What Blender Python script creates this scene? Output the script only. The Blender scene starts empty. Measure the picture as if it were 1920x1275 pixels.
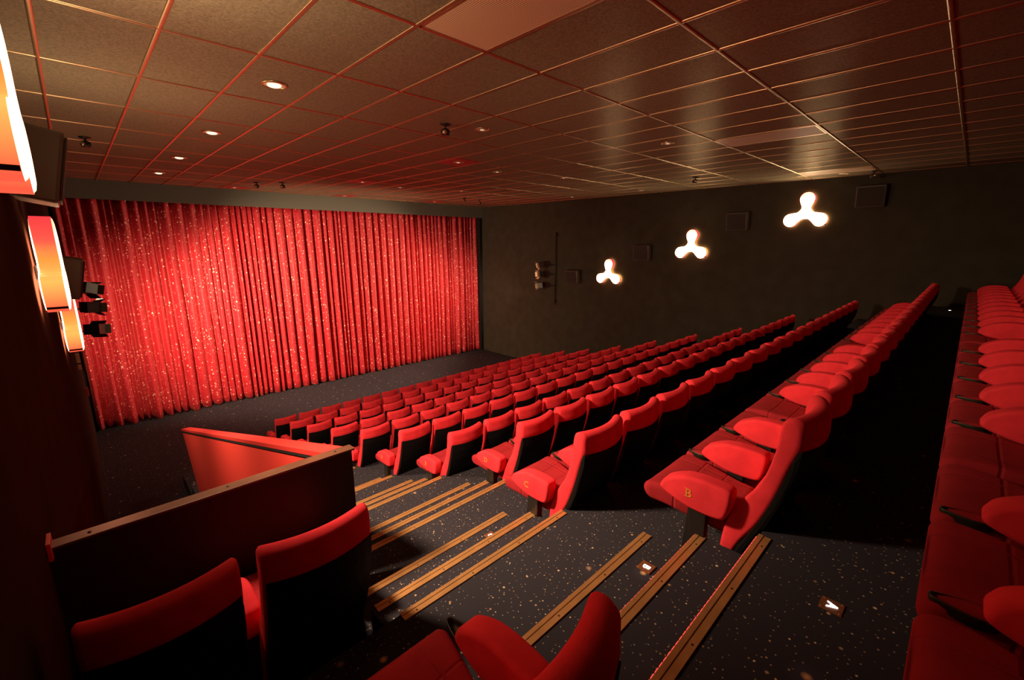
import bpy, bmesh, math, random
from mathutils import Vector, Matrix
random.seed(7)
D = bpy.data
SC = bpy.context.scene
COL = SC.collection

# ---------------------------------------------------------------- measures
W = 0.52            # one seat pitch in metres; the surveyed plan below is in seat pitches
FZ = -9.3           # height of the flat front floor, in pitches below the camera
def P(x, y, z): return Vector((x*W, y*W, (z-FZ)*W))
def ZZ(z): return (z-FZ)*W
XL, XR = -0.5, 24.9         # side walls
YB, YF = -3.6, 30.2         # back and front wall
ZC = 2.82                   # ceiling

# ---------------------------------------------------------------- camera
cam_d = D.cameras.new('camera'); cam = D.objects.new('camera', cam_d); COL.objects.link(cam)
cam_d.sensor_width = 36.0; cam_d.sensor_fit = 'HORIZONTAL'
cam_d.lens = 829.0/1920.0*36.0
cam_d.clip_start = 0.02; cam_d.clip_end = 100
_p, _a = math.radians(12.45), math.radians(45.7)
_fw = Vector((math.cos(_p)*math.cos(_a), math.cos(_p)*math.sin(_a), -math.sin(_p)))
_rt = Vector((math.sin(_a), -math.cos(_a), 0))
_up = _rt.cross(_fw)
cam.matrix_world = Matrix(((_rt.x, _up.x, -_fw.x, 0), (_rt.y, _up.y, -_fw.y, 0), (_rt.z, _up.z, -_fw.z, ZZ(0)), (0, 0, 0, 1)))
SC.camera = cam

# ---------------------------------------------------------------- world and exposure
wd = D.worlds.new('world'); SC.world = wd; wd.use_nodes = True
wd.node_tree.nodes['Background'].inputs[0].default_value = (0.02, 0.015, 0.012, 1)
wd.node_tree.nodes['Background'].inputs[1].default_value = 0.0
SC.view_settings.view_transform = 'Standard'
SC.view_settings.look = 'None'
SC.view_settings.gamma = 1.0
SC.view_settings.use_curve_mapping = False
SC.view_settings.exposure = 0.0

# light levels
FACE_L, FACE_R = 8.0, 20.0     # lamp faces, left and right wall
BACK_L, BACK_R = 45.0, 14.0
BEAM_L, BEAM_R = 950.0, 25.0
GLOW_L, GLOW_R = 105.0, 12.0    # soft upward glow of each wall lamp    # downward beam of each wall lamp
SPOT_W = (900.0, 1900.0, 2000.0)   # near, middle and far aim of each stage spotlight

# ---------------------------------------------------------------- materials
def new_mat(name):
    m = D.materials.new(name); m.use_nodes = True
    return m, m.node_tree.nodes, m.node_tree.links, m.node_tree.nodes['Principled BSDF']
def mat(name, col, rough=0.6, metal=0.0, spec=0.5, bump=None, mottle=0.0, mscale=20):
    m, n, l, b = new_mat(name)
    b.inputs['Base Color'].default_value = (*col, 1)
    b.inputs['Roughness'].default_value = rough
    b.inputs['Metallic'].default_value = metal
    b.inputs['Specular IOR Level'].default_value = spec
    tc = n.new('ShaderNodeTexCoord')
    if mottle:
        t = n.new('ShaderNodeTexNoise'); t.inputs['Scale'].default_value = mscale; t.inputs['Detail'].default_value = 5
        l.new(tc.outputs['Object'], t.inputs['Vector'])
        r = n.new('ShaderNodeValToRGB')
        r.color_ramp.elements[0].position = 0.3; r.color_ramp.elements[1].position = 0.7
        r.color_ramp.elements[0].color = (*[c*(1-mottle) for c in col], 1)
        r.color_ramp.elements[1].color = (*[min(1, c*(1+mottle)) for c in col], 1)
        l.new(t.outputs['Fac'], r.inputs['Fac']); l.new(r.outputs['Color'], b.inputs['Base Color'])
    if bump:
        t2 = n.new('ShaderNodeTexNoise'); t2.inputs['Scale'].default_value = bump[0]; t2.inputs['Detail'].default_value = 3
        l.new(tc.outputs['Object'], t2.inputs['Vector'])
        bp = n.new('ShaderNodeBump'); bp.inputs['Strength'].default_value = bump[1]; bp.inputs['Distance'].default_value = 0.01
        l.new(t2.outputs['Fac'], bp.inputs['Height']); l.new(bp.outputs['Normal'], b.inputs['Normal'])
    return m
def emit(name, col, s, base=(0.02, 0.02, 0.02)):
    m, n, l, b = new_mat(name)
    b.inputs['Base Color'].default_value = (*base, 1)
    b.inputs['Emission Color'].default_value = (*col, 1)
    b.inputs['Emission Strength'].default_value = s
    return m
def math_node(n, op, a=None, b=None, c=None):
    m = n.new('ShaderNodeMath'); m.operation = op
    for i, v in enumerate((a, b, c)):
        if isinstance(v, (int, float)): m.inputs[i].default_value = v
    return m

def velvet(name, col, seams=None):
    m, n, l, b = new_mat(name)
    b.inputs['Roughness'].default_value = 0.85
    b.inputs['Specular IOR Level'].default_value = 0.03
    b.inputs['Sheen Weight'].default_value = 0.06
    b.inputs['Sheen Roughness'].default_value = 0.4
    b.inputs['Sheen Tint'].default_value = (1, 0.12, 0.08, 1)
    tc = n.new('ShaderNodeTexCoord')
    t = n.new('ShaderNodeTexNoise'); t.inputs['Scale'].default_value = 9; t.inputs['Detail'].default_value = 6
    l.new(tc.outputs['Object'], t.inputs['Vector'])
    r = n.new('ShaderNodeValToRGB')
    r.color_ramp.elements[0].position = 0.3; r.color_ramp.elements[1].position = 0.72
    r.color_ramp.elements[0].color = (*[c*0.86 for c in col], 1); r.color_ramp.elements[1].color = (*[min(1, c*1.1) for c in col], 1)
    l.new(t.outputs['Fac'], r.inputs['Fac']); l.new(r.outputs['Color'], b.inputs['Base Color'])
    f = n.new('ShaderNodeTexNoise'); f.inputs['Scale'].default_value = 420; f.inputs['Detail'].default_value = 2
    l.new(tc.outputs['Object'], f.inputs['Vector'])
    h = f.outputs['Fac']
    bp = n.new('ShaderNodeBump'); bp.inputs['Strength'].default_value = 0.25; bp.inputs['Distance'].default_value = 0.002
    l.new(h, bp.inputs['Height'])
    last = bp
    if seams:
        sx = n.new('ShaderNodeSeparateXYZ'); l.new(tc.outputs['Object'], sx.inputs[0])
        acc = None
        for axis, pos in seams:
            s = math_node(n, 'SUBTRACT', None, pos); l.new(sx.outputs[axis], s.inputs[0])
            ab = math_node(n, 'ABSOLUTE'); l.new(s.outputs[0], ab.inputs[0])
            if acc is None: acc = ab
            else:
                mn = math_node(n, 'MINIMUM'); l.new(acc.outputs[0], mn.inputs[0]); l.new(ab.outputs[0], mn.inputs[1]); acc = mn
        mr = n.new('ShaderNodeMapRange'); mr.inputs['From Max'].default_value = 0.010; mr.interpolation_type = 'SMOOTHSTEP'
        l.new(acc.outputs[0], mr.inputs['Value'])
        b2 = n.new('ShaderNodeBump'); b2.inputs['Strength'].default_value = 0.7; b2.inputs['Distance'].default_value = 0.005
        l.new(mr.outputs['Result'], b2.inputs['Height']); l.new(bp.outputs['Normal'], b2.inputs['Normal'])
        last = b2
    l.new(last.outputs['Normal'], b.inputs['Normal'])
    return m

RED = (0.80, 0.044, 0.060)
M_velvet = velvet('red_velvet', RED)
M_cush = velvet('red_velvet_quilted', (0.37, 0.026, 0.034), seams=[(0, 0.085), (0, 0.345), (1, 0.47), (1, 0.34)])
M_shell = mat('black_shell', (0.006, 0.006, 0.006), 0.55, spec=0.15, bump=(60, 0.2))
M_leg = mat('black_steel', (0.012, 0.011, 0.010), 0.5, spec=0.3)
M_cup = mat('dark_olive_metal', (0.035, 0.032, 0.020), 0.45, metal=0.5)
M_gold = mat('gold_thread', (0.85, 0.42, 0.06), 0.4, metal=0.3)
M_brass = mat('brass', (0.62, 0.34, 0.13), 0.42, metal=0.55, bump=(90, 0.1), mottle=0.12, mscale=8)
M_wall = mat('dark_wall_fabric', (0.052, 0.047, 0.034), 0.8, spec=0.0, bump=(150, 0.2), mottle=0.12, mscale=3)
M_wall_left = mat('dark_wall_fabric_red_lit', (0.040, 0.017, 0.013), 0.8, spec=0.0, bump=(150, 0.2), mottle=0.12, mscale=3)  # same dark grey fabric, with the lamps' red light put into its colour
M_pelmet = mat('grey_green_paint', (0.13, 0.135, 0.11), 0.8)
M_blackpaint = mat('black_paint', (0.012, 0.012, 0.012), 0.7, spec=0.2)
M_panel_red = mat('red_lacquer_panel', (0.62, 0.050, 0.038), 0.42, spec=0.35)
M_panel_dark = mat('dark_wood_panel', (0.012, 0.008, 0.006), 0.5, spec=0.25)
M_cap = mat('cap_rail_wood', (0.085, 0.036, 0.020), 0.38, spec=0.5, mottle=0.25, mscale=5)
M_tbar = mat('bronze_grid_bar', (0.62, 0.42, 0.24), 0.36, metal=0.95)
M_vent = None
M_speaker = mat('black_speaker', (0.080, 0.060, 0.050), 0.45, spec=0.4)
M_grille = mat('speaker_grille', (0.03, 0.025, 0.022), 0.65, spec=0.3, bump=(300, 0.4))
M_spot = mat('black_metal_housing', (0.035, 0.032, 0.026), 0.35, metal=0.4)
M_chrome = mat('satin_reflector', (0.85, 0.68, 0.45), 0.25, metal=0.9)
M_cream = mat('cream_reflector', (0.85, 0.65, 0.42), 0.35, metal=0.2)
M_bulb = emit('dim_bulb', (1.0, 0.72, 0.42), 2.2)
M_bulb_low = emit('dimmer_bulb', (1.0, 0.70, 0.42), 0.55)
M_spotbulb = emit('spot_lens', (1.0, 0.78, 0.5), 35.0)
M_redtile = mat('red_ceiling_plate', (0.40, 0.03, 0.03), 0.5)
M_redled = emit('red_led', (1.0, 0.07, 0.05), 1.3)
M_whiteled = emit('white_led', (0.85, 0.93, 1.0), 5.0)
M_plate = mat('copper_plate', (0.35, 0.14, 0.06), 0.4, metal=0.5)

def glow_side(name, top, mid, s):
    # translucent rim lit from inside: brightest and yellowest near the bulb
    m, n, l, b = new_mat(name)
    tc = n.new('ShaderNodeTexCoord')
    ln = n.new('ShaderNodeSeparateXYZ'); l.new(tc.outputs['Object'], ln.inputs[0])
    mr = n.new('ShaderNodeMapRange'); mr.inputs['From Min'].default_value = -0.30; mr.inputs['From Max'].default_value = 0.50
    l.new(ln.outputs[2], mr.inputs['Value'])
    r = n.new('ShaderNodeValToRGB'); e = r.color_ramp.elements
    e[0].position = 0.0; e[0].color = (1.0, 0.10, 0.05, 1)
    e[1].position = 1.0; e[1].color = (*top, 1)
    a = e.new(0.30); a.color = (*mid, 1)
    a = e.new(0.52); a.color = (1.0, 0.30, 0.05, 1)
    a = e.new(0.72); a.color = (0.95, 0.09, 0.06, 1)
    l.new(mr.outputs['Result'], r.inputs['Fac'])
    b.inputs['Base Color'].default_value = (0.5, 0.05, 0.03, 1)
    l.new(r.outputs['Color'], b.inputs['Emission Color'])
    b.inputs['Emission Strength'].default_value = s
    return m
M_rim = glow_side('lit_lamp_rim', (0.85, 0.035, 0.05), (1.0, 0.48, 0.10), 1.15)
M_backR = emit('lit_back_right', (1.0, 0.50, 0.22), BACK_R, (0.8, 0.8, 0.8))

def opal(name, col, top, s):
    # opal cover: brightest round the bulb, softer towards the top lobe
    m, n, l, b = new_mat(name)
    tc = n.new('ShaderNodeTexCoord'); sx = n.new('ShaderNodeSeparateXYZ'); l.new(tc.outputs['Object'], sx.inputs[0])
    mr = n.new('ShaderNodeMapRange'); mr.inputs['From Min'].default_value = 0.12; mr.inputs['From Max'].default_value = 0.42
    mr.inputs['To Min'].default_value = s; mr.inputs['To Max'].default_value = top; mr.interpolation_type = 'SMOOTHSTEP'
    l.new(sx.outputs[2], mr.inputs['Value'])
    b.inputs['Base Color'].default_value = (0.8, 0.8, 0.8, 1); b.inputs['Emission Color'].default_value = (*col, 1)
    l.new(mr.outputs['Result'], b.inputs['Emission Strength'])
    return m
M_faceL = opal('lit_face_left', (1.0, 0.60, 0.30), 1.2, FACE_L)
M_faceR = opal('lit_face_right', (1.0, 0.74, 0.45), 1.5, FACE_R)
M_backL = opal('lit_back_left', (1.0, 0.50, 0.26), 0.8, BACK_L)

def carpet():
    m, n, l, b = new_mat('star_carpet')
    b.inputs['Roughness'].default_value = 0.95
    b.inputs['Specular IOR Level'].default_value = 0.1
    tc = n.new('ShaderNodeTexCoord')
    s = n.new('ShaderNodeSeparateXYZ'); l.new(tc.outputs['Object'], s.inputs[0])
    ad = math_node(n, 'ADD'); l.new(s.outputs[1], ad.inputs[0]); l.new(s.outputs[2], ad.inputs[1])
    cb = n.new('ShaderNodeCombineXYZ'); l.new(s.outputs[0], cb.inputs[0]); l.new(ad.outputs[0], cb.inputs[1])
    cur = None
    nz = n.new('ShaderNodeTexNoise'); nz.inputs['Scale'].default_value = 500; l.new(cb.outputs[0], nz.inputs['Vector'])
    r0 = n.new('ShaderNodeValToRGB')
    r0.color_ramp.elements[0].position = 0.3; r0.color_ramp.elements[1].position = 0.7
    r0.color_ramp.elements[0].color = (0.018, 0.018, 0.025, 1); r0.color_ramp.elements[1].color = (0.050, 0.047, 0.060, 1)
    l.new(nz.outputs['Fac'], r0.inputs['Fac'])
    cur = r0.outputs['Color']
    def layer(scale, r_in, r_out, keep, cols, strength, offs):
        nonlocal cur
        mp = n.new('ShaderNodeMapping'); mp.inputs['Location'].default_value = (offs, offs*0.7, 0); l.new(cb.outputs[0], mp.inputs['Vector'])
        v = n.new('ShaderNodeTexVoronoi'); v.voronoi_dimensions = '2D'; v.inputs['Scale'].default_value = scale
        l.new(mp.outputs['Vector'], v.inputs['Vector'])
        sp = n.new('ShaderNodeSeparateColor'); l.new(v.outputs['Color'], sp.inputs[0])
        mr = n.new('ShaderNodeMapRange'); mr.inputs['From Min'].default_value = r_out; mr.inputs['From Max'].default_value = r_in
        l.new(v.outputs['Distance'], mr.inputs['Value'])
        k = math_node(n, 'LESS_THAN', None, keep); l.new(sp.outputs[0], k.inputs[0])
        mu = math_node(n, 'MULTIPLY'); l.new(mr.outputs['Result'], mu.inputs[0]); l.new(k.outputs[0], mu.inputs[1])
        br = math_node(n, 'MULTIPLY_ADD', None, strength*0.8, strength*0.2); l.new(sp.outputs[1], br.inputs[0])
        mu2 = math_node(n, 'MULTIPLY'); mu2.use_clamp = True; l.new(mu.outputs[0], mu2.inputs[0]); l.new(br.outputs[0], mu2.inputs[1])
        cr = n.new('ShaderNodeValToRGB'); cr.color_ramp.elements[0].color = (*cols[0], 1); cr.color_ramp.elements[1].color = (*cols[1], 1)
        l.new(sp.outputs[2], cr.inputs['Fac'])
        mx = n.new('ShaderNodeMix'); mx.data_type = 'RGBA'
        l.new(mu2.outputs[0], mx.inputs['Factor']); l.new(cur, mx.inputs['A']); l.new(cr.outputs['Color'], mx.inputs['B'])
        cur = mx.outputs['Result']
    layer(2.6, 0.00, 0.16, 0.55, ((0.055, 0.065, 0.11), (0.07, 0.07, 0.10)), 0.75, 3.3)     # bluish halos
    layer(30, 0.045, 0.10, 0.62, ((0.8, 0.55, 0.28), (0.6, 0.6, 0.6)), 0.75, 0.0)
    layer(17, 0.035, 0.075, 0.40, ((0.9, 0.6, 0.25), (0.95, 0.85, 0.7)), 1.0, 1.7)
    layer(7.0, 0.015, 0.055, 0.40, ((0.9, 0.5, 0.2), (0.95, 0.8, 0.55)), 1.0, 5.1)
    layer(2.6, 0.008, 0.048, 0.55, ((0.95, 0.5, 0.2), (0.95, 0.6, 0.3)), 1.0, 3.3)
    l.new(cur, b.inputs['Base Color'])
    return m
M_carpet = carpet()

def curtain_mat():
    m, n, l, b = new_mat('sequinned_red_curtain')
    tc = n.new('ShaderNodeTexCoord')
    b.inputs['Roughness'].default_value = 0.55
    b.inputs['Specular IOR Level'].default_value = 0.35
    b.inputs['Sheen Weight'].default_value = 0.3
    b.inputs['Sheen Tint'].default_value = (1, 0.2, 0.15, 1)
    base = n.new('ShaderNodeRGB'); base.outputs[0].default_value = (0.46, 0.017, 0.028, 1)
    cur = base.outputs[0]
    nz = n.new('ShaderNodeTexNoise'); nz.inputs['Scale'].default_value = 1.6; nz.inputs['Detail'].default_value = 4
    l.new(tc.outputs['Object'], nz.inputs['Vector'])
    for scale, rad, keep, col, st in ((22, 0.30, 0.36, (0.95, 0.14, 0.12), 0.8), (13, 0.23, 0.42, (1.0, 0.50, 0.42), 1.0), (7, 0.14, 0.40, (1.0, 0.85, 0.62), 1.0)):
        v = n.new('ShaderNodeTexVoronoi'); v.inputs['Scale'].default_value = scale
        l.new(tc.outputs['Object'], v.inputs['Vector'])
        sp = n.new('ShaderNodeSeparateColor'); l.new(v.outputs['Color'], sp.inputs[0])
        thr = n.new('ShaderNodeMapRange'); thr.inputs['From Min'].default_value = 0.35; thr.inputs['From Max'].default_value = 0.65
        thr.inputs['To Min'].default_value = keep*0.5; thr.inputs['To Max'].default_value = keep*1.5
        l.new(nz.outputs['Fac'], thr.inputs['Value'])
        k = math_node(n, 'LESS_THAN'); l.new(sp.outputs[0], k.inputs[0]); l.new(thr.outputs['Result'], k.inputs[1])
        d = math_node(n, 'LESS_THAN', None, rad); l.new(v.outputs['Distance'], d.inputs[0])
        mu = math_node(n, 'MULTIPLY'); l.new(k.outputs[0], mu.inputs[0]); l.new(d.outputs[0], mu.inputs[1])
        m2 = math_node(n, 'MULTIPLY', None, st); l.new(mu.outputs[0], m2.inputs[0])
        mx = n.new('ShaderNodeMix'); mx.data_type = 'RGBA'
        l.new(m2.outputs[0], mx.inputs['Factor']); l.new(cur, mx.inputs['A']); mx.inputs['B'].default_value = (*col, 1)
        cur = mx.outputs['Result']
    l.new(cur, b.inputs['Base Color'])
    return m
M_curtain = curtain_mat()

def vent_mat():
    m, n, l, b = new_mat('perforated_metal')
    tc = n.new('ShaderNodeTexCoord')
    v = n.new('ShaderNodeTexVoronoi'); v.voronoi_dimensions = '2D'; v.inputs['Scale'].default_value = 62; v.inputs['Randomness'].default_value = 0.0
    l.new(tc.outputs['Object'], v.inputs['Vector'])
    r = n.new('ShaderNodeValToRGB'); r.color_ramp.elements[0].position = 0.30; r.color_ramp.elements[1].position = 0.42
    r.color_ramp.elements[0].color = (0.30, 0.19, 0.10, 1); r.color_ramp.elements[1].color = (0.95, 0.74, 0.50, 1)
    l.new(v.outputs['Distance'], r.inputs['Fac']); l.new(r.outputs['Color'], b.inputs['Base Color'])
    b.inputs['Roughness'].default_value = 0.5
    return m
M_vent = vent_mat()
def tile_mat():
    m, n, l, b = new_mat('mottled_ceiling_tile')
    tc = n.new('ShaderNodeTexCoord')
    t = n.new('ShaderNodeTexNoise'); t.inputs['Scale'].default_value = 55; t.inputs['Detail'].default_value = 6; t.inputs['Roughness'].default_value = 0.7
    l.new(tc.outputs['Object'], t.inputs['Vector'])
    r = n.new('ShaderNodeValToRGB'); r.color_ramp.elements[0].position = 0.32; r.color_ramp.elements[1].position = 0.68
    r.color_ramp.elements[0].color = (0.150, 0.128, 0.086, 1); r.color_ramp.elements[1].color = (0.330, 0.280, 0.190, 1)
    l.new(t.outputs['Fac'], r.inputs['Fac'])
    n.remove(b); df = n.new('ShaderNodeBsdfDiffuse'); gl = n.new('ShaderNodeBsdfGlossy'); gl.inputs['Roughness'].default_value = 0.30
    gl.inputs['Color'].default_value = (1, 0.85, 0.65, 1)
    mx = n.new('ShaderNodeMixShader'); mx.inputs[0].default_value = 0.045
    l.new(r.outputs['Color'], df.inputs['Color']); l.new(df.outputs[0], mx.inputs[1]); l.new(gl.outputs[0], mx.inputs[2])
    l.new(mx.outputs[0], n['Material Output'].inputs['Surface'])
    return m
M_tile = tile_mat()

# ---------------------------------------------------------------- mesh helpers
def tag(o, label=None, cat=None, group=None, kind=None):
    if label: o['label'] = label
    if cat: o['category'] = cat
    if group: o['group'] = group
    if kind: o['kind'] = kind
    return o
def link_mesh(name, bm, m, parent=None, smooth=False, me=None):
    if me is None:
        me = D.meshes.new(name)
        bmesh.ops.recalc_face_normals(bm, faces=bm.faces[:])
        bm.to_mesh(me); bm.free()
        for mm in (m if isinstance(m, (list, tuple)) else [m]): me.materials.append(mm)
        if smooth:
            for p in me.polygons: p.use_smooth = True
    o = D.objects.new(name, me); COL.objects.link(o)
    if parent: o.parent = parent
    return o
def empty(name, loc, rz=0):
    o = D.objects.new(name, None); COL.objects.link(o); o.location = loc; o.rotation_euler = (0, 0, rz); o.empty_display_size = 0.1
    return o
def box(bm, lo, hi, mi=0, mtx=None, bevel=0):
    r = bmesh.ops.create_cube(bm, size=1)
    vs = r['verts']
    for v in vs:
        v.co = Vector([(lo[i]+hi[i])/2 + v.co[i]*(hi[i]-lo[i]) for i in range(3)])
    fs = set(f for v in vs for f in v.link_faces)
    for f in fs: f.material_index = mi
    if bevel:
        es = set(e for v in vs for e in v.link_edges)
        rr = bmesh.ops.bevel(bm, geom=list(es), offset=bevel, segments=2, affect='EDGES', profile=0.6)
        vs = list(set(vs) & set(bm.verts)) + rr['verts']
        vs = list({v for v in vs if v.is_valid})
    if mtx is not None:
        for v in vs: v.co = mtx @ v.co
    return vs
def cr(pts, n=4):
    out = []; N = len(pts)
    for i in range(N):
        p0, p1, p2, p3 = [Vector(pts[(i+k) % N]) for k in (-1, 0, 1, 2)]
        for j in range(n):
            t = j/n
            out.append(0.5*((2*p1)+(-p0+p2)*t+(2*p0-5*p1+4*p2-p3)*t*t+(-p0+3*p1-3*p2+p3)*t**3))
    return out
def inset(poly, d):
    N = len(poly)
    A = sum(poly[i].x*poly[(i+1) % N].y-poly[(i+1) % N].x*poly[i].y for i in range(N))
    s = 1 if A > 0 else -1
    out = []
    for i in range(N):
        t = (poly[(i+1) % N]-poly[i-1])
        if t.length < 1e-9: out.append(poly[i].copy()); continue
        t.normalize(); nrm = Vector((-t.y, t.x))*s
        out.append(poly[i]+nrm*d)
    return out
def prof_solid(bm, poly, a0, a1, r, nmid=6, off=None, axis='x', mi=0, nr=4):
    """loft a closed 2-D outline along an axis with rounded ends"""
    secs = []
    for k in range(nr):
        th = math.pi/2*k/nr
        secs.append((a0+r*(1-math.sin(th)), r*(1-math.cos(th))))
    # reorder so inset shrinks towards the end caps
    secs = [(a0+r*(1-math.cos(math.pi/2*k/nr)), r*(1-math.sin(math.pi/2*k/nr))) for k in range(nr)]
    mids = [(a0+r+(a1-a0-2*r)*k/nmid, 0) for k in range(nmid+1)]
    ends = [(a0+a1-s[0], s[1]) for s in reversed(secs)]
    rings = []
    for a, ins in secs+mids+ends:
        pl = inset(poly, ins) if ins > 1e-6 else poly
        for _ in range(3 if ins > r*0.25 else 0):
            pl = [(pl[i-1]+pl[i]*2+pl[(i+1) % len(pl)])/4 for i in range(len(pl))]
        ring = []
        for p in pl:
            y, z = p.x, p.y
            if off: y += off(a, z)
            if axis == 'x': co = (a, y, z)
            elif axis == 'z': co = (y, z, a)
            ring.append(bm.verts.new(co))
        rings.append(ring)
    N = len(poly)
    for k in range(len(rings)-1):
        for i in range(N):
            f = bm.faces.new((rings[k][i], rings[k][(i+1) % N], rings[k+1][(i+1) % N], rings[k+1][i])); f.material_index = mi
    for ring in (rings[0], rings[-1]):
        f = bm.faces.new(ring); f.material_index = mi
        bmesh.ops.triangulate(bm, faces=[f])
def cyl(bm, p0, p1, r0, r1=None, n=20, mi=0, cap=True):
    p0, p1 = Vector(p0), Vector(p1); r1 = r0 if r1 is None else r1
    d = (p1-p0).normalized(); u = d.orthogonal().normalized(); v = d.cross(u)
    ra = [bm.verts.new(p0+(u*math.cos(2*math.pi*i/n)+v*math.sin(2*math.pi*i/n))*r0) for i in range(n)]
    rb = [bm.verts.new(p1+(u*math.cos(2*math.pi*i/n)+v*math.sin(2*math.pi*i/n))*r1) for i in range(n)]
    for i in range(n):
        f = bm.faces.new((ra[i], ra[(i+1) % n], rb[(i+1) % n], rb[i])); f.material_index = mi; f.smooth = True
    if cap:
        for rr in (ra, rb):
            f = bm.faces.new(rr); f.material_index = mi
def lathe(bm, prof, n=32, c=(0, 0, 0), mi=0):
    rings = []
    for r, z in prof:
        rings.append([bm.verts.new((c[0]+r*math.cos(2*math.pi*i/n), c[1]+r*math.sin(2*math.pi*i/n), c[2]+z)) for i in range(n)])
    for k in range(len(rings)-1):
        for i in range(n):
            f = bm.faces.new((rings[k][i], rings[k][(i+1) % n], rings[k+1][(i+1) % n], rings[k+1][i])); f.smooth = True; f.material_index = mi
    return rings
def nbm(): return bmesh.new()
ORD = ['', 'first', 'second', 'third', 'fourth', 'fifth', 'sixth', 'seventh', 'eighth', 'ninth', 'tenth', 'eleventh', 'twelfth', 'thirteenth',
       'fourteenth', 'fifteenth', 'sixteenth', 'seventeenth', 'eighteenth', 'nineteenth', 'twentieth', 'twenty-first']

# ---------------------------------------------------------------- tiers (plan in seat pitches)
ROWS = 'ABCDEFGHIJK'
FLOOR = dict(A=-2.54, B=-3.36, C=-4.18, D=-4.98, E=-5.84, F=-6.45, G=-7.12, H=-7.77, I=-8.35, J=-8.80, K=-9.3)
EDGE = dict(A=0.94, B=3.18, C=5.27, D=7.36, E=9.55, F=11.75, G=13.92, H=16.1, I=18.1, J=20.1)
SEATY = dict(A=-1.30, B=0.85, C=3.02, D=5.08, E=7.15, F=9.22, G=11.39, H=13.57, I=15.79, J=17.7, K=19.75)
NSTEP = dict(B=(0.54, 1.095), C=(0.53, 1.09), D=(0.55, 1.10), E=(0.60, 1.20), F=(0.60,), G=(0.60,), H=(0.6,), I=(0.6,), J=(0.6,), K=(0.6,))
AX0, AX1 = 1.62, 4.0      # stair between the left block and the right block
def stair_right(r): return 4.0 if r in 'BC' else 5.0
def stair_left(r): return 1.62 if r in 'ABC' else 1.98

bm = nbm()
# flat front floor
box(bm, P(XL-0.2, 4.3, FZ-0.4), P(XR+0.2, YF+0.2, FZ))
prev = YB-0.2
for r in ROWS[:-1]:
    x0 = XL-0.2 if r in 'ABC' else 1.76
    y1 = EDGE[r] if r != 'C' else EDGE[r]
    box(bm, P(x0, prev, FZ-0.2), P(XR+0.2, y1, FLOOR[r]))
    prev = y1
# stair treads in both aisles
for i, r in enumerate(ROWS[1:], 1):
    up = ROWS[i-1]; y0 = EDGE[up]; offs = NSTEP[r]; n = len(offs)+1
    for k, o in enumerate(offs):
        z = FLOOR[up] + (FLOOR[r]-FLOOR[up])*(k+1)/n
        for xa, xb in ((stair_left(r), stair_right(r)), (22.05, XR)):
            box(bm, P(xa, y0-0.02, FLOOR[r]-0.3), P(xb, y0+o, z))
tag(link_mesh('floor', bm, M_carpet), kind='structure')

# ---------------------------------------------------------------- shell
def struct(name, lo, hi, m):
    b = nbm(); box(b, lo, hi); return tag(link_mesh(name, b, m), kind='structure')
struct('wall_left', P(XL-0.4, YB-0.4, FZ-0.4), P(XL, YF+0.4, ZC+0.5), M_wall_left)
struct('wall_right', P(XR, YB-0.4, FZ-0.4), P(XR+0.4, YF+0.4, ZC+0.5), M_wall)
struct('wall_back', P(XL, YB-0.4, FZ-0.4), P(XR, YB, ZC+0.5), M_wall)
struct('wall_front', P(XL, YF, FZ-0.4), P(XR, YF+0.4, ZC+0.5), M_blackpaint)
struct('ceiling', P(XL-0.4, YB-0.4, ZC), P(XR+0.4, YF+0.4, ZC+0.5), M_tile)
# grid bars under the tiles
bm = nbm(); t = 0.022
xs = [1.29+1.22*k for k in range(-1, 21)]; xs = [x for x in xs if XL < x < XR-0.05]
ys = [0.66+2.49*k for k in range(-1, 12)]; ys = [y for y in ys if YB < y < 28.9]
def bar(p0, p1, side_v):
    ring = [(-0.0165, 0.004), (-0.0165, -0.004), (-0.012, -0.0075), (-0.004, -0.0095), (0.004, -0.0095), (0.012, -0.0075), (0.0165, -0.004), (0.0165, 0.004)]
    A = [bm.verts.new(p0+side_v*a+Vector((0, 0, b))) for a, b in ring]; B = [bm.verts.new(p1+side_v*a+Vector((0, 0, b))) for a, b in ring]
    for i in range(7):
        f = bm.faces.new((A[i], A[i+1], B[i+1], B[i])); f.smooth = True
for x in xs: bar(P(x, YB, ZC), P(x, 29.0, ZC), Vector((1, 0, 0)))
for y in ys: bar(P(XL, y, ZC), P(XR, y, ZC), Vector((0, 1, 0)))
tag(link_mesh('trim_1', bm, M_tbar), kind='structure')
# fascia over the curtain, and black side return
struct('trim_2', P(XL, 28.95, 1.98), P(XR, 29.15, ZC), M_pelmet)
struct('trim_3', P(24.62, 29.1, FZ), P(XR, 29.9, 1.98), M_blackpaint)

# ---------------------------------------------------------------- curtain
bm = nbm()
random.seed(3)
x = -0.42; kn = []
while x < 24.62:
    w = random.choice((0.26, 0.34, 0.44, 0.56)); kn.append((x, w)); x += w
nz = 26; colv = []
samp = []
for i, (x0, w) in enumerate(kn):
    dep = random.uniform(0.26, 0.46) * (0.50+w)
    for k in range(8):
        t = k/8; samp.append((min(x0+w*t, 24.62), dep*(0.5-0.5*math.cos(2*math.pi*t))**0.55, i))
wob = [random.uniform(-1, 1) for _ in kn]
htop, hbot = 2.15, FZ+0.06
for (xx, dp, i) in samp:
    c = []
    for k in range(nz+1):
        s = k/nz; z = htop+(hbot-htop)*s
        amp = 0.75+0.45*s
        sway = 0.035*wob[i]*math.sin(2.4*s*math.pi+i)*s
        c.append(bm.verts.new(P(min(max(xx+sway, -0.45), 24.62), 29.75-dp*amp, z+(0.03*math.sin(i*1.7) if k == nz else 0))))
    colv.append(c)
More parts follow.
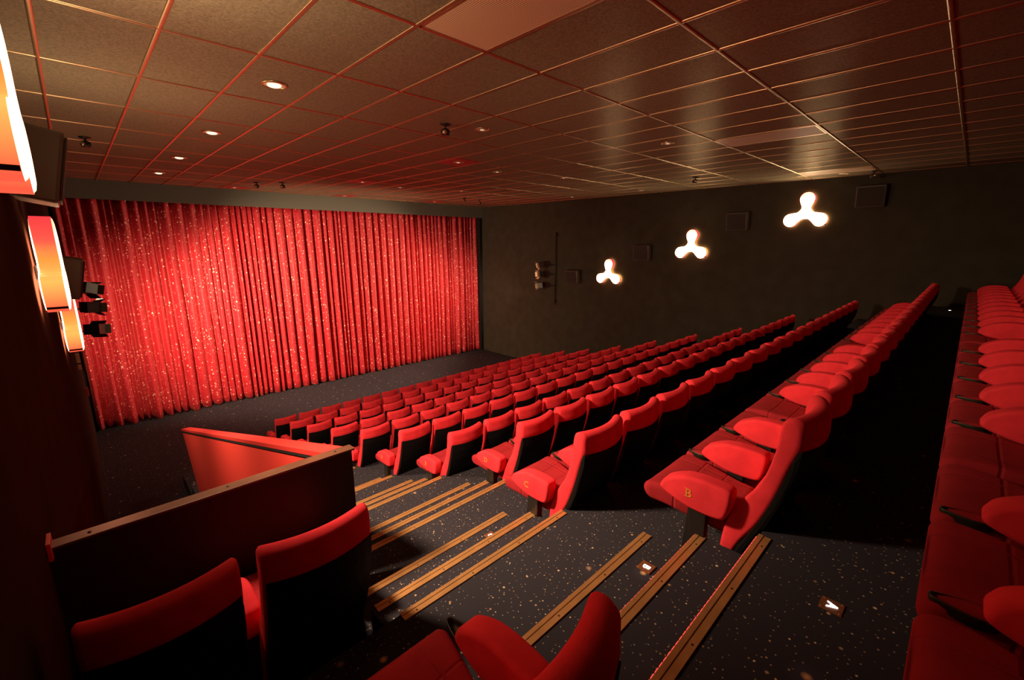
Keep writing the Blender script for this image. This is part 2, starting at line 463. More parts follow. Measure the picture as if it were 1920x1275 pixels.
for a, b_ in zip(colv, colv[1:]):
    for k in range(nz): bm.faces.new((a[k], b_[k], b_[k+1], a[k+1]))
o = link_mesh('stage_curtain', bm, M_curtain, smooth=True)
so = o.modifiers.new('thick', 'SOLIDIFY'); so.thickness = 0.006
tag(o, 'red glittering floor-length curtain hanging in deep folds across the whole front wall', 'curtain')

# ---------------------------------------------------------------- seats
BW = 0.455
back_edge = [(-.048, .985), (-.053, .93), (-.052, .87), (-.045, .78), (-.024, .69), (.004, .577), (.046, .453), (.089, .373), (.124, .303), (.155, .2), (.175, .1), (.185, .02)]
front_edge = [(.24, .02), (.238, .1), (.232, .2), (.222, .33), (.213, .385), (.198, .43), (.17, .50), (.143, .565), (.105, .63), (.075, .70), (.052, .80), (.040, .88), (.038, .93), (.028, .985), (-.008, 1.006)]
def warp(x, z):
    t = (x-BW/2)/(BW/2); f = max(0, min(1, (z-0.40)/0.3)); f = f*f*(3-2*f)
    return -0.055*(1-min(1, t*t))*f
sh_t = 0.022
def offs_in(p, q=0.02): return (p[0]+q, p[1])
cush_back = [(p[0]+(sh_t if p[1] < 0.85 else 0), p[1]) for p in back_edge]
poly_back = cr([Vector(p) for p in cush_back+front_edge], 3)
bm = nbm(); prof_solid(bm, poly_back, 0, BW, 0.020, 10, warp)
me_back = link_mesh('backrest', bm, M_velvet, smooth=True).data
sb = [p for p in back_edge if p[1] <= 0.86]; sb = [(-.052, .862)]+[p for p in sb if p[1] < .85]
bk = cr([Vector(p) for p in sb], 1)
outer = [Vector((p[0]-0.006, p[1])) for p in sb]; inner = [Vector((p[0]+sh_t, p[1])) for p in reversed(sb)]
poly_shell = outer+inner
bm = nbm(); prof_solid(bm, poly_shell, 0.004, BW-0.004, 0.004, 10, warp, nr=2)
me_shell = link_mesh('back_shell', bm, M_shell).data
arm_p = [(.530, .484), (.524, .518), (.497, .550), (.416, .590), (.334, .603), (.248, .602), (.185, .590), (.178, .54), (.190, .47), (.215, .432), (.304, .426), (.388, .432), (.478, .458)]
bm = nbm(); prof_solid(bm, cr([Vector(p) for p in arm_p], 4), -.066, .030, 0.018, 3)
me_arm = link_mesh('armrest', bm, M_velvet, smooth=True).data
cu_p = [(.640, .438), (.634, .398), (.596, .370), (.51, .360), (.40, .335), (.27, .312), (.20, .315), (.185, .38), (.20, .440), (.30, .452), (.42, .464), (.54, .474), (.610, .466)]
bm = nbm(); prof_solid(bm, cr([Vector(p) for p in cu_p], 4), -.042, BW-.003, 0.030, 10, None)
for v in bm.verts:
    q = max(0, min(1, (0.60-v.co.y)/0.36)); v.co.x = 0.215+(v.co.x-0.215)*(1-0.30*q)
for v in bm.verts:   # slight dish of the sitting surface
    if v.co.z > 0.44:
        t = (v.co.x-BW/2)/(BW/2); v.co.z -= 0.012*(1-t*t)
        v.co.y += 0
me_cush = link_mesh('seat_cushion', bm, M_cush, smooth=True).data
bm = nbm()
poly = [Vector(p) for p in ((.292, .44), (.380, .44), (.405, .0), (.290, .0))]
prof_solid(bm, poly, -.045, .012, 0.003, 1, nr=1)
me_leg = link_mesh('support_leg', bm, M_leg).data
# cup holder: tear-drop cup on the nose of the armrest
bm = nbm()
tray = cr([Vector(p) for p in ((.016, .500), (.030, .535), (.028, .560), (.014, .612), (.006, .624), (-.006, .624), (-.014, .612), (-.028, .560), (-.030, .535), (-.016, .500))], 2)
def drop(sc):
    c = Vector((0, .555)); return [Vector((-.018, 0))+c+(p-c)*sc for p in tray]
rings = []
for sc, z in ((0.75, .440), (0.95, .446), (1.0, .468), (1.0, .473), (0.90, .473), (0.84, .462), (0.6, .452)):
    rings.append([bm.verts.new((p.x, p.y, z)) for p in drop(sc)])
for a, b_ in zip(rings, rings[1:]):
    for i in range(20): bm.faces.new((a[i], a[(i+1) % 20], b_[(i+1) % 20], b_[i]))
bm.faces.new(rings[0]); bm.faces.new(rings[-1])
me_cup = link_mesh('cup_holder', bm, M_cup, smooth=True).data
me_cup.materials.clear(); me_cup.materials.append(M_cup)
for nm in ('backrest', 'back_shell', 'armrest', 'seat_cushion', 'support_leg', 'cup_holder'):
    D.objects.remove(D.objects[nm], do_unlink=True)

def letter_mesh(ch, size, name):
    c = D.curves.new('tmp', 'FONT'); c.body = ch; c.size = size; c.extrude = 0.0012; c.align_x = 'CENTER'; c.align_y = 'CENTER'; c.space_character = 1
    o = D.objects.new('tmp', c); COL.objects.link(o)
    bpy.context.view_layer.update()
    me = D.meshes.new_from_object(o.evaluated_get(bpy.context.evaluated_depsgraph_get()))
    D.objects.remove(o, do_unlink=True)
    me.name = name
    return me
def serif(me, ch, s):
    # small feet on the stems, as in the embroidered letters
    b = bmesh.new(); b.from_mesh(me)
    xs_ = [v.co.x for v in b.verts]; ys_ = [v.co.y for v in b.verts]
    x0, y0, y1 = min(xs_), min(ys_), max(ys_)
    if ch in 'BDEFHIK':
        for yy in (y0, y1):
            box(b, (x0-0.12*s, yy-0.02*s, -0.0012), (x0+0.22*s, yy+0.02*s, 0.0012))
    b.to_mesh(me); b.free()
def put(name, me, parent, loc=(0, 0, 0)):
    o = D.objects.new(name, me); COL.objects.link(o); o.parent = parent; o.location = loc
    return o
def make_seat(x, y, z, label, group, left_arm=True, right_arm=False, letter=None, cup_l=True, cup_r=True):
    t = empty('cinema_seat', P(x, y, z))
    tag(t, label, 'seat', group)
    put('seat_cushion', me_cush, t); put('backrest', me_back, t); put('back_shell', me_shell, t)
    if left_arm:
        a = put('armrest', me_arm, t)
        if cup_l: put('cup_holder', me_cup, a)
    put('support_leg', me_leg, t)
    if right_arm:
        a2 = put('armrest', me_arm, t, (W-0.029, 0, 0)); put('support_leg', me_leg, t, (W-0.029, 0, 0))
        if cup_r: put('cup_holder', me_cup, a2)
    if letter:
        lm = letter_mesh(letter, 0.062, 'row_letter'); serif(lm, letter, 0.062); lm.materials.clear(); lm.materials.append(M_gold)
        lo = put('row_letter', lm, a)
        lo.matrix_local = Matrix(((0, 0, -1, -0.0670), (-1, 0, 0, 0.375), (0, 1, 0, 0.512), (0, 0, 0, 1)))
        lo['label'] = 'gold embroidered row letter %s' % letter
    return t
FROMFRONT = dict(K='front row nearest the curtain', J='second row from the curtain', I='third row from the curtain', H='fourth row from the curtain',
                 G='fifth row from the curtain', F='sixth row from the curtain', E='seventh row from the curtain')
GROUPN = {k: 'seats in the '+v for k, v in FROMFRONT.items()}
for r in ROWS[1:]:
    x0 = 4.05 if r in 'BC' else 5.1
    n = 18 if r in 'BC' else 17
    miss = {'B': (3, 9)}.get(r, ())
    for i in range(n):
        where = ('in the row lettered %s' % r) if r in 'BCD' else ('in the '+FROMFRONT[r])
        if i == 0: lab = 'red velvet aisle-end seat %s, facing the curtain' % where
        elif i == n-1: lab = 'red velvet seat at the far right end %s' % where
        else: lab = 'red velvet seat, %s from the aisle, %s' % (ORD[i+1], where)
        make_seat(x0+i, SEATY[r], FLOOR[r], lab, GROUPN.get(r, 'seats in the row lettered %s' % r), left_arm=i not in miss,
                  right_arm=(i == n-1), letter=(r if (i == 0) else None), cup_l=(i > 0))
# short blocks left of the stairs
for r, who in (('C', 'between the dark front partition and the near seats'), ('B', 'at the bottom centre')):
    for i in ((0, 1) if r == 'C' else (1,)):
        x = -0.35+i*1.005 if r == 'C' else 0.52
        if r == 'C':
            lab = ('red-topped seat seen from behind, beside the stairs, just behind the dark partition' if i else
                   'shadowed red-topped seat seen from behind, against the left wall, lower left corner')
        else:
            lab = ('closest red seat at the bottom centre, with its armrest beside the stairs' if i else
                   'red seat in the nearest short row, next to the left wall')
        make_seat(x, SEATY[r]+(0.43 if r == 'C' else 0.03), FLOOR[r], lab, 'seats in the short left block', left_arm=(i == 1), right_arm=(i == 1))
# last row along the right edge of the picture
for i in range(20):
    x = 1.72+i
    if i == 19: lab = 'dark red seat at the far right end of the rear row'
    else: lab = 'dim red seat facing left in the rear row, %s from the bottom right corner' % ORD[i+1]
    make_seat(x, SEATY['A'], FLOOR['A'], lab, 'seats in the rear row at the right edge', left_arm=i not in (3, 9), right_arm=(i == 19))

# ---------------------------------------------------------------- stair nosings
tg_n = 'brass stair nosings in the near aisle'
led_me = None
def nosing(xa, xb, y, z, label, led, group, idx=0):
    L = (xb-xa)*W
    t = empty('stair_nosing', P(xa, y, z)); tag(t, label, 'stair nosing', group)
    b = nbm()
    w = 0.092*W
    box(b, (0, -w, 0.0), (L, -w*0.38, 0.006), bevel=0.001)
    box(b, (0, -w*0.36, 0.0), (L, 0.004, 0.009), bevel=0.002)
    box(b, (0, 0.0, -0.022), (L, 0.005, 0.004))
    link_mesh('profile', b, M_brass, t)
    b = nbm()
    for k in range(4): cyl(b, (L*(0.06+0.29*k), -w*0.7, 0.005), (L*(0.06+0.29*k), -w*0.7, 0.0075), 0.004, n=8)
    link_mesh('screws', b, M_leg, t)
    if led:
        b = nbm(); k = 0.0
        while k < L-0.01:
            box(b, (k, 0.0052, -0.010), (k+0.020, 0.010, -0.001)); k += 0.028
        o = link_mesh('light_strip', b, M_redled, t); o['label'] = 'dotted red light strip'
names = {'B': 'seat lettered B', 'C': 'seat lettered C', 'D': 'seat lettered D', 'E': 'seventh row from the curtain', 'F': 'sixth row from the curtain', 'G': 'fifth row from the curtain'}
for i, r in enumerate(ROWS[1:7], 1):
    up = ROWS[i-1]; y0 = EDGE[up]; offs = (0,)+NSTEP[r]; n = len(offs)
    pos = ['top', 'middle', 'bottom'] if n == 3 else ['top', 'bottom']
    for k, o in enumerate(offs):
        z = FLOOR[up] + (FLOOR[r]-FLOOR[up])*k/n
        xa = 1.66 if r in 'BC' else 2.0
        nosing(xa, stair_right(r)-0.01, y0+o, z, 'brass nosing on the %s step leading down to the %s' % (pos[k], names[r]), r == 'B', tg_n)
for k, o in enumerate((0,)+NSTEP['B']):
    z = FLOOR['A']+(FLOOR['B']-FLOOR['A'])*k/3
    nosing(22.4, XR-0.1, EDGE['A']+o, z, 'far %s stair nosing with a red light, by the right wall' % ['top', 'middle', 'bottom'][k], True, 'stair nosings in the far aisle')

# floor marker plates with lit letters
for ch, x, y, z, lab in (('B', 3.53, 1.75, -3.083, 'copper floor plate with a lit white B on the step'), ('A', 3.50, 0.32, FLOOR['A'], 'dark floor plate with a lit white A on the rear landing'),
                         ('C', 3.50, 4.00, -3.905, 'small floor plate with a lit white C on the second flight'), ('A', 23.6, 0.30, FLOOR['A'], 'tiny lit floor plate by the far right wall')):
    if z is None:
        r = ch; up = ROWS[ROWS.index(r)-1]
        z = FLOOR[up]+(FLOOR[r]-FLOOR[up])*(2/3.0)
        y = EDGE[up]+NSTEP[r][0]+0.15
    t = empty('floor_marker', P(x, y, z)); tag(t, lab, 'floor marker', 'lit floor markers')
    b = nbm(); box(b, (-.036, -.036, 0), (.036, .036, .004), bevel=.0015); link_mesh('plate', b, M_plate, t)
    b = nbm()
    for sx in (-1, 1):
        for sy in (-1, 1): cyl(b, (sx*.028, sy*.028, .004), (sx*.028, sy*.028, .006), .003, n=8)
    link_mesh('screws', b, M_brass, t)
    lm = letter_mesh(ch, 0.050, 'lit_letter'); lm.materials.clear(); lm.materials.append(M_whiteled)
    lo = put('lit_letter', lm, t); lo.matrix_local = Matrix(((-1, 0, 0, 0), (0, -1, 0, 0), (0, 0, 1, 0.005), (0, 0, 0, 1)))

# ---------------------------------------------------------------- partition around the entrance well
t = empty('front_partition', P(XL, 4.75, FLOOR['C'])); tag(t, 'dark waist-high partition with a wooden cap rail in front of the left seats', 'partition')
H = (-2.36-FLOOR['C'])*W
b = nbm(); box(b, (0.0, 0, 0), (2.5*W, 0.05, H-0.012), bevel=0.002); link_mesh('panel', b, M_panel_dark, t)
b = nbm(); box(b, (0.0, -0.012, H-0.012), (2.53*W, 0.062, H), bevel=0.003); o = link_mesh('cap_rail', b, M_cap, t)
b = nbm(); box(b, (0.002, -0.030, H-0.05), (0.016, 0.074, H+0.03), bevel=0.002); link_mesh('wall_bracket', b, M_panel_red, t)
b = nbm()
for k in (0.1, 0.5, 0.93): cyl(b, (2.5*W*k, 0.025, H), (2.5*W*k, 0.025, H+0.003), 0.006, n=10)
link_mesh('screws', b, M_leg, t)
t = empty('stair_side_partition', P(1.76, 4.86, FZ)); tag(t, 'glossy red sloping partition running down beside the stairs towards the curtain', 'partition')
def side(bm_, x0, x1, pts):
    a = [bm_.verts.new((x0, p[0], p[1])) for p in pts]; c = [bm_.verts.new((x1, p[0], p[1])) for p in pts]
    n = len(pts); bm_.faces.new(a); bm_.faces.new(c)
    for i in range(n): bm_.faces.new((a[i], a[(i+1) % n], c[(i+1) % n], c[i]))
def yz(y, z): return ((y-4.86)*W, (z-FZ)*W)
tp0, tp1 = yz(4.97, -2.42), yz(17.9, -6.21)
b = nbm(); side(b, 0.0, 0.09, [yz(4.97, FZ), yz(14.6, FZ), (tp1[0], tp1[1]-0.015), (tp0[0], tp0[1]-0.015)])
o = link_mesh('panel', b, M_panel_red, t)
b = nbm(); side(b, -0.008, 0.118, [(tp0[0], tp0[1]-0.028), (tp1[0]+0.02, tp1[1]-0.036), (tp1[0]+0.02, tp1[1]), (tp0[0], tp0[1]+0.006)])
link_mesh('cap_rail', b, mat('red_cap_rail', (0.5, 0.035, 0.03), 0.35), t)
b = nbm(); side(b, -0.006, 0.0, [(tp0[0], tp0[1]-0.050), (tp1[0], tp1[1]-0.058), (tp1[0], tp1[1]-0.037), (tp0[0], tp0[1]-0.029)])
link_mesh('shadow_gap_strip', b, M_blackpaint, t)
# solid wall under the left block closing the well
b = nbm(); box(b, P(XL, 4.55, FZ), P(1.78, 4.74, FLOOR['C'])); tag(link_mesh('trim_4', b, M_panel_dark), kind='structure')

# ---------------------------------------------------------------- trefoil wall lamps
def sdf(x, z):
    k = 0.07; cs = [(0, 0.325), (-0.325*0.93, -0.325*0.5), (0.325*0.93, -0.325*0.5)]
    val = None
    for cx, cz in cs:
        L = math.hypot(cx, cz); h = max(0, min(1, (x*cx+z*cz)/(L*L)))
        dl = math.hypot(x-cx*h, z-cz*h)-(0.098)
        dc = math.hypot(x-cx, z-cz)-0.158
        for d in (dl, dc):
            if val is None: val = d
            else:
                hh = max(k-abs(val-d), 0)/k; val = min(val, d)-hh*hh*k/4
    return val
outline = []
for i in range(120):
    a = 2*math.pi*i/120; r = 0.6
    while r > 0.02 and sdf(r*math.cos(a), r*math.sin(a)) > 0: r -= 0.002
    outline.append(Vector((r*math.cos(a), r*math.sin(a))))
def fill(bm_, poly, x, mi):
    c = bm_.verts.new((x, 0, 0)); vs = [bm_.verts.new((x, p.x, p.y)) for p in poly]
    for i in range(len(vs)):
        f = bm_.faces.new((c, vs[i], vs[(i+1) % len(vs)])); f.material_index = mi
def dome(bm_, poly, x, h):
    # softly bulging opal cover
    rings = [(1.0, 0.0), (0.96, 0.55), (0.88, 0.85), (0.7, 1.0)]
    rr = [[bm_.verts.new((x+h*k, p.x*q, p.y*q)) for p in poly] for q, k in rings]
    c = bm_.verts.new((x+h, 0, 0)); n_ = len(poly)
    for a, b_ in zip(rr, rr[1:]):
        for i in range(n_): bm_.faces.new((a[i], a[(i+1) % n_], b_[(i+1) % n_], b_[i]))
    for i in range(n_): bm_.faces.new((c, rr[-1][i], rr[-1][(i+1) % n_]))
def lamp(side_, y, z, lab, f=1.0):
    s = 1 if side_ == 'L' else -1
    xw = XL if side_ == 'L' else XR
    t = empty('trefoil_wall_lamp', P(xw, y, z)); tag(t, lab, 'wall lamp', 'three-lobed wall lamps on the %s wall' % ('left' if side_ == 'L' else 'right'))
    x0, x1 = 0.035*s, 0.170*s
    b = nbm(); N = len(outline)
    ins = inset(outline, 0.004)
    A = [b.verts.new((x0, p.x, p.y)) for p in outline]; B = [b.verts.new((x1, p.x, p.y)) for p in outline]
    Ai = [b.verts.new((x0, p.x, p.y)) for p in ins]; Bi = [b.verts.new((x1, p.x, p.y)) for p in ins]
    for i in range(N):
        j = (i+1) % N
        for q in ((A[i], A[j], B[j], B[i]), (B[i], B[j], Bi[j], Bi[i]), (Bi[i], Bi[j], Ai[j], Ai[i]), (Ai[i], Ai[j], A[j], A[i])): b.faces.new(q)
    o = link_mesh('rim', b, M_rim, t, smooth=False); o['label'] = 'glowing red-orange rim'
    in2 = inset(outline, 0.006)
    b = nbm(); dome(b, in2, x1-0.002*s, 0.020*s); link_mesh('front_diffuser', b, M_faceL if s > 0 else M_faceR, t, smooth=True)
    b = nbm(); dome(b, in2, x0+0.002*s, -0.012*s); link_mesh('rear_diffuser', b, M_backL if s > 0 else M_backR, t, smooth=True)
    ld = D.lights.new('lamp_glow', 'SPOT'); ld.spot_size = math.radians(160); ld.spot_blend = 1.0; ld.energy = (GLOW_L if s > 0 else GLOW_R)*f; ld.color = (1.0, 0.70, 0.42); ld.shadow_soft_size = 0.16
    lo = D.objects.new('lamp_glow', ld); COL.objects.link(lo); lo.parent = t; lo.location = (x1+0.20*s, 0, 0.10); lo.rotation_euler = Vector((0.35*s, 0, 1)).to_track_quat('-Z', 'Y').to_euler()
    if s > 0:      # the lit rim throws red-orange light along the wall
        ld = D.lights.new('rim_glow', 'SPOT'); ld.energy = 38.0*f; ld.color = (1.0, 0.30, 0.15); ld.shadow_soft_size = 0.14
        ld.spot_size = math.radians(70); ld.spot_blend = 1.0
        lo = D.objects.new('rim_glow', ld); COL.objects.link(lo); lo.parent = t
        lo.location = ((x0+x1)/2+0.06, -0.62, -0.10); lo.rotation_euler = Vector((0.24, -0.83, -0.52)).to_track_quat('-Z', 'Y').to_euler()
    ld = D.lights.new('lamp_beam', 'SPOT'); ld.energy = (BEAM_L if s > 0 else BEAM_R)*f; ld.color = (1.0, 0.66, 0.42)
    ld.spot_size = math.radians(122); ld.spot_blend = 1.0; ld.shadow_soft_size = 0.16
    lo = D.objects.new('lamp_beam', ld); COL.objects.link(lo); lo.parent = t
    lo.location = (x1+0.20*s, 0, -0.22); lo.rotation_euler = Vector((0.82*s, 0.0, -0.57)).to_track_quat('-Z', 'Y').to_euler()
    b = nbm(); cyl(b, (0, 0, 0), (x0+0.004*s, 0, 0), 0.06); link_mesh('wall_mount', b, M_leg, t)
    for sy in (-1, 1):
        pts = [p for p in outline if -0.292 < p.y < -0.262 and p.x*sy > 0.30]
        b = nbm(); box(b, (min(x0, x1)+0.002, min(p.x for p in pts)-0.003, -0.288), (max(x0, x1)-0.002, max(p.x for p in pts)+0.004, -0.268))
        link_mesh('seam_band', b, M_leg, t)
lamp('R', 5.72, 1.33, 'glowing white trefoil lamp on the right wall, largest and highest of the three')
lamp('R', 11.0, -0.24, 'middle of the three glowing trefoil lamps on the right wall')
lamp('R', 16.3, -1.98, 'smallest, lowest trefoil lamp on the right wall, nearest the spotlights')
lamp('L', 5.72, 1.06, 'nearest glowing lamp on the left wall, cut off by the photo edge')
lamp('L', 11.0, -0.50, 'middle lamp on the left wall with orange-red rim and white edge', 0.75)
lamp('L', 16.3, -2.12, 'farthest, lowest glowing lamp on the left wall beside the curtain', 0.3)

# ---------------------------------------------------------------- wall speakers
def speaker(side_, y, z, lab):
    s = 1 if side_ == 'L' else -1
    xw = XL if side_ == 'L' else XR
    t = empty('wall_speaker', P(xw, y, z)); tag(t, lab, 'speaker', 'loudspeakers on the %s wall' % ('left' if s > 0 else 'right'))
    tilt = Matrix.Rotation(math.radians(12)*s, 4, 'Y')
    mtx = Matrix.Translation((0.185*s, 0, 0)) @ tilt
    b = nbm(); box(b, (-0.11, -0.26, -0.23), (0.11, 0.26, 0.23), mtx=mtx, bevel=0.02); link_mesh('cabinet', b, M_speaker, t)
    b = nbm(); x = 0.112*s; box(b, (min(x, x+0.012*s), -0.235, -0.205), (max(x, x+0.012*s), 0.235, 0.205), mtx=mtx, bevel=0.004); link_mesh('grille', b, M_grille, t)
    b = nbm()
    for q in (-1, 1): box(b, (min(0.0, 0.09*s), q*0.12-0.012, -0.02), (max(0.0, 0.09*s), q*0.12+0.012, 0.02))
    box(b, (min(0, 0.008*s), -0.15, -0.05), (max(0, 0.008*s), 0.15, 0.05)); link_mesh('bracket', b, M_leg, t)
speaker('R', 3.40, 1.92, 'black speaker high on the right wall, right of the largest lamp')
speaker('R', 8.66, 1.06, 'black speaker on the right wall between the largest and middle lamps')
speaker('R', 13.93, -0.58, 'black speaker on the right wall between the middle and smallest lamps')
speaker('R', 19.12, -2.30, 'black speaker on the right wall between the smallest lamp and the spotlights')
speaker('L', 8.66, 0.95, 'reddish-lit speaker on the left wall behind the nearest lamp')
speaker('L', 13.93, -0.75, 'small dark speaker on the left wall just above the farthest lamp')

# ---------------------------------------------------------------- spotlight bars at both walls
def spotbar(side_):
    s = 1 if side_ == 'L' else -1
    xw = XL if side_ == 'L' else XR
    nm = 'left' if s > 0 else 'right'
    yp = 21.3 if s > 0 else 20.85
    t = empty('lighting_pole', P(xw, yp, -4.44)); tag(t, 'thin dark vertical pole on the %s wall carrying three stage spotlights' % nm, 'pole')
    Lz = (0.73+4.44)*W
    b = nbm(); cyl(b, (0.09*s, 0, 0), (0.09*s, 0, Lz), 0.018); link_mesh('pole', b, M_leg, t)
    for zz in (0.15, Lz-0.1):
        b = nbm(); cyl(b, (0, 0, zz), (0.075*s, 0, zz), 0.012); cyl(b, (0, 0, zz), (0.012*s, 0, zz), 0.05); link_mesh('wall_bracket', b, M_leg, t)
    for k, (z, tgt, tz) in enumerate(((-1.58, (9.5 if s > 0 else 15.0), -5.5), (-2.26, (16.0 if s > 0 else 8.5), -4.0), (-3.06, (4.0 if s > 0 else 20.5), -4.4))):
        c = P(xw+(0.66 if s > 0 else 0.72)*s, 21.75, z)
        tt = empty('stage_spotlight', c); tag(tt, 'black stage spotlight, %s of the three on the %s pole' % (['top', 'middle', 'lowest'][k], nm), 'spotlight', 'stage spotlights on the %s pole' % nm)
        tg = P(tgt, 29.5, tz)
        d = (tg-c).normalized()
        q = d.to_track_quat('Y', 'Z').to_matrix().to_4x4() @ Matrix.Scale(0.80, 4)
        b = nbm()
        for lo, hi in (((-.15, -.13, -.12), (.15, -.115, .12)), ((-.15, -.13, -.12), (-.138, .13, .12)), ((.138, -.13, -.12), (.15, .13, .12)), ((-.15, -.13, -.12), (.15, .13, -.108)), ((-.15, -.13, .108), (.15, .13, .12))):
            box(b, lo, hi, mtx=q)
        link_mesh('housing', b, M_spot, tt)
        b = nbm(); rg = lathe(b, [(0.03, -0.09), (0.07, -0.04), (0.10, 0.04), (0.105, 0.09)], 24)
        for v in b.verts: v.co = q @ Vector((v.co.x, v.co.z, v.co.y))
        link_mesh('reflector', b, M_chrome, tt)
        b = nbm(); cyl(b, (-.05, -.02, 0), (.05, -.02, 0), .012)
        for v in b.verts: v.co = q @ v.co
        link_mesh('lamp_tube', b, M_spotbulb, tt)
        b = nbm()       # barn doors
        for lo, hi, rot, piv in (((-.15, 0, -.003), (.15, .13, .003), ('X', 35), (0, .13, .12)), ((-.15, 0, -.003), (.15, .13, .003), ('X', -35), (0, .13, -.12))):
            box(b, lo, hi, mtx=q @ Matrix.Translation(piv) @ Matrix.Rotation(math.radians(rot[1]), 4, rot[0]))
        for piv, ang in ((-.15, 35), (.15, -35)):
            box(b, (-.003, 0, -.11), (.003, .11, .11), mtx=q @ Matrix.Translation((piv, .13, 0)) @ Matrix.Rotation(math.radians(ang), 4, 'Z'))
        link_mesh('barn_doors', b, M_cream if s < 0 else M_spot, tt)  # right-hand doors cream: the light on their inner faces put into the colour
        b = nbm(); e_ = Vector((xw*W+0.09*s-c.x, yp*W-c.y, 0)); e_ = e_*(1-0.025/e_.length); cyl(b, (0, 0, 0.0), e_, .012); link_mesh('yoke_arm', b, M_leg, tt)
        ld = D.lights.new('spot_beam', 'SPOT'); ld.energy = SPOT_W[(1, 2, 0)[k]]*(1.0 if s > 0 else 0.8)
        ld.color = (1.0, 0.66, 0.42); ld.spot_size = math.radians(84); ld.spot_blend = 0.75; ld.shadow_soft_size = 0.08
        lo_ = D.objects.new('spot_beam', ld); COL.objects.link(lo_); lo_.parent = tt
        lo_.rotation_euler = (tg-c).to_track_quat('-Z', 'Y').to_euler(); lo_.location = (tg-c).normalized()*0.035
spotbar('L'); spotbar('R')

# small fittings near the left end of the curtain
t = empty('exit_indicator', P(XL, 25.0, -6.1)); tag(t, 'small red indicator box low on the left wall beside the curtain', 'indicator')
b = nbm(); box(b, (0, -.05, -.09), (.06, .05, .09), bevel=.006); link_mesh('box', b, M_redtile, t)
t = empty('wall_sconce', P(XL, 22.5, -4.3)); tag(t, 'small pale fitting on the left wall below the farthest lamp', 'wall fitting')
b = nbm(); box(b, (0, -.06, -.16), (.09, .06, .16), bevel=.015); link_mesh('body', b, M_cream, t)

# ---------------------------------------------------------------- ceiling fittings
def downlight(x, y, lab, r=0.09, plate=False, low=True):
    t = empty('recessed_downlight', P(x, y, ZC)); tag(t, lab, 'ceiling light', 'recessed ceiling downlights')
    if plate:
        b = nbm(); box(b, (-.30, -.32, -.006), (.30, .32, 0.0)); o = link_mesh('plate', b, M_redtile, t); o['label'] = 'dull red ceiling plate'
    b = nbm(); lathe(b, [(r*1.22, 0), (r*1.24, -.008), (r*1.05, -.014), (r, -.006), (r*1.0, 0)]); link_mesh('trim_ring', b, M_tbar, t, smooth=True)
    b = nbm(); rg = lathe(b, [(r, -.007), (r*.8, -.0065), (r*.35, -.006)]); b.faces.new(rg[-1]); link_mesh('reflector', b, M_cream, t, smooth=True)
    b = nbm(); bmesh.ops.create_uvsphere(b, u_segments=16, v_segments=10, radius=r*(.36 if low else .66))
    for v in b.verts: v.co.z = v.co.z*.3-.010
    link_mesh('bulb', b, M_bulb_low if low else M_bulb, t, smooth=True)
spots = [(3.10, 9.40, 'largest cream downlight at upper left of the ceiling'), (3.09, 14.44, 'second downlight in the left ceiling column towards the curtain'),
         (3.08, 19.34, 'third downlight in the left ceiling column towards the curtain'), (3.06, 24.1, 'farthest downlight in the left ceiling column by the curtain'),
         (7.96, 9.25, 'downlight beside the black ceiling projector near the ceiling centre'), (12.92, 14.1, 'small downlight right of the nearest red ceiling plate'),
         (12.86, 6.70, 'downlight in front of the bright plain ceiling tile'), (16.18, 13.28, 'downlight at the left end of the bright ceiling reflections'),
         (16.13, 20.6, 'small downlight far back, right of the red ceiling plates'), (12.8, 21.5, 'small far downlight above the middle of the curtain'),
         (23.1, 13.4, 'faint downlight close to the right wall above the middle lamp'), (23.2, 18.3, 'faint downlight close to the right wall above the smallest lamp'),
         (23.6, 4.3, 'faint downlight close to the right wall above the largest lamp')]
for x, y, lab in spots: downlight(x, y, lab, 0.095 if x < 4 else 0.08, low=x > 4)
for x, y, lab in ((10.42, 13.45, 'nearest downlight on a square red ceiling plate'), (10.42, 20.9, 'middle downlight on a square red ceiling plate'),
                  (6.6, 27.6, 'far left downlight on a square red plate by the fascia'), (12.6, 27.7, 'red-plated downlight by the fascia above the middle of the curtain'),
                  (18.9, 27.2, 'red-plated downlight by the fascia near the right end of the curtain')):
    downlight(x, y, lab, 0.085, True)
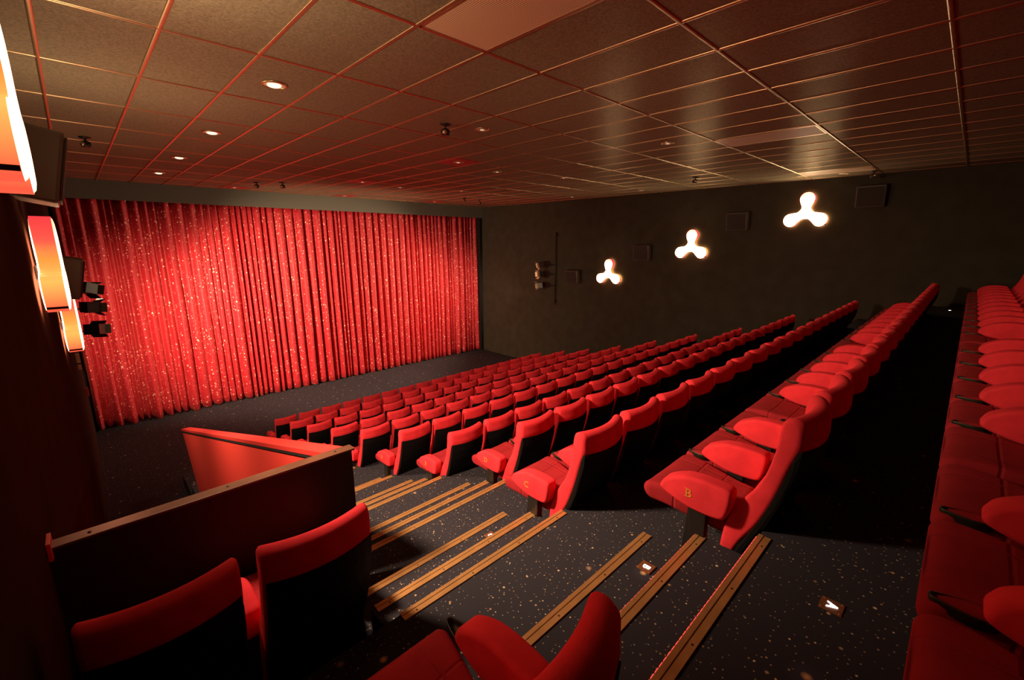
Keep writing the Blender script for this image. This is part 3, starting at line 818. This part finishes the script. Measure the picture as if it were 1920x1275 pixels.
def sensor(x, y, lab):
    t = empty('ceiling_projector', P(x, y, ZC)); tag(t, lab, 'ceiling fitting', 'small black ceiling fittings')
    b = nbm(); lathe(b, [(.07, 0), (.07, -.015), (.03, -.02), (.012, -.03), (.012, -.06)]); link_mesh('base', b, M_spot, t)
    b = nbm(); rg = lathe(b, [(.02, -.05), (.055, -.07), (.06, -.12), (.045, -.14)]); b.faces.new(rg[0]); b.faces.new(rg[-1]); link_mesh('head', b, M_spot, t)
    b = nbm(); bmesh.ops.create_uvsphere(b, u_segments=12, v_segments=8, radius=.032)
    for v in b.verts: v.co += Vector((-.035, -.03, -.10))
    link_mesh('lens', b, M_chrome, t, smooth=True)
for x, y, lab in ((0.72, 17.5, 'black ceiling projector at far left of the ceiling near the first lamp'), (6.99, 9.5, 'black ceiling projector near the ceiling centre'),
                  (6.84, 24.6, 'left of two small black fittings above the curtain'), (7.76, 23.8, 'right of two small black fittings above the curtain'),
                  (18.7, 23.6, 'left of the two small fittings above the right end of the curtain'), (20.4, 24.1, 'right of the two small fittings above the right end of the curtain'),
                  (20.2, 9.1, 'black ceiling fitting above the middle lamp on the right'), (23.6, 3.3, 'small ceiling fitting above the highest speaker')):
    sensor(x, y, lab)
def panel(x0, x1, y0, y1, m, lab, perf):
    t = empty('ceiling_air_panel', P((x0+x1)/2, (y0+y1)/2, ZC)); tag(t, lab, 'ceiling vent', 'light ceiling vent panels')
    hx, hy = (x1-x0)/2*W, (y1-y0)/2*W
    b = nbm(); box(b, (-hx, -hy, -.006), (hx, hy, 0)); link_mesh('panel', b, m, t)
    b = nbm()
    for lo, hi in (((-hx, -hy, -.010), (hx, -hy+.015, 0)), ((-hx, hy-.015, -.010), (hx, hy, 0)), ((-hx, -hy, -.010), (-hx+.015, hy, 0)), ((hx-.015, -hy, -.010), (hx, hy, 0))): box(b, lo, hi)
    link_mesh('frame', b, M_tbar, t)
M_plain = mat('plain_light_tile', (0.62, 0.42, 0.26), 0.55, spec=0.4)
panel(3.76, 4.92, 3.18, 5.61, M_vent, 'perforated light metal vent panel at the top of the picture', True)
panel(13.52, 14.68, 3.18, 5.61, M_plain, 'plain lighter ceiling tile left of and above the largest right lamp', False)
panel(22.06, 23.22, 3.18, 5.61, M_plain, 'plain lighter ceiling tile close to the right wall above the largest lamp', False)
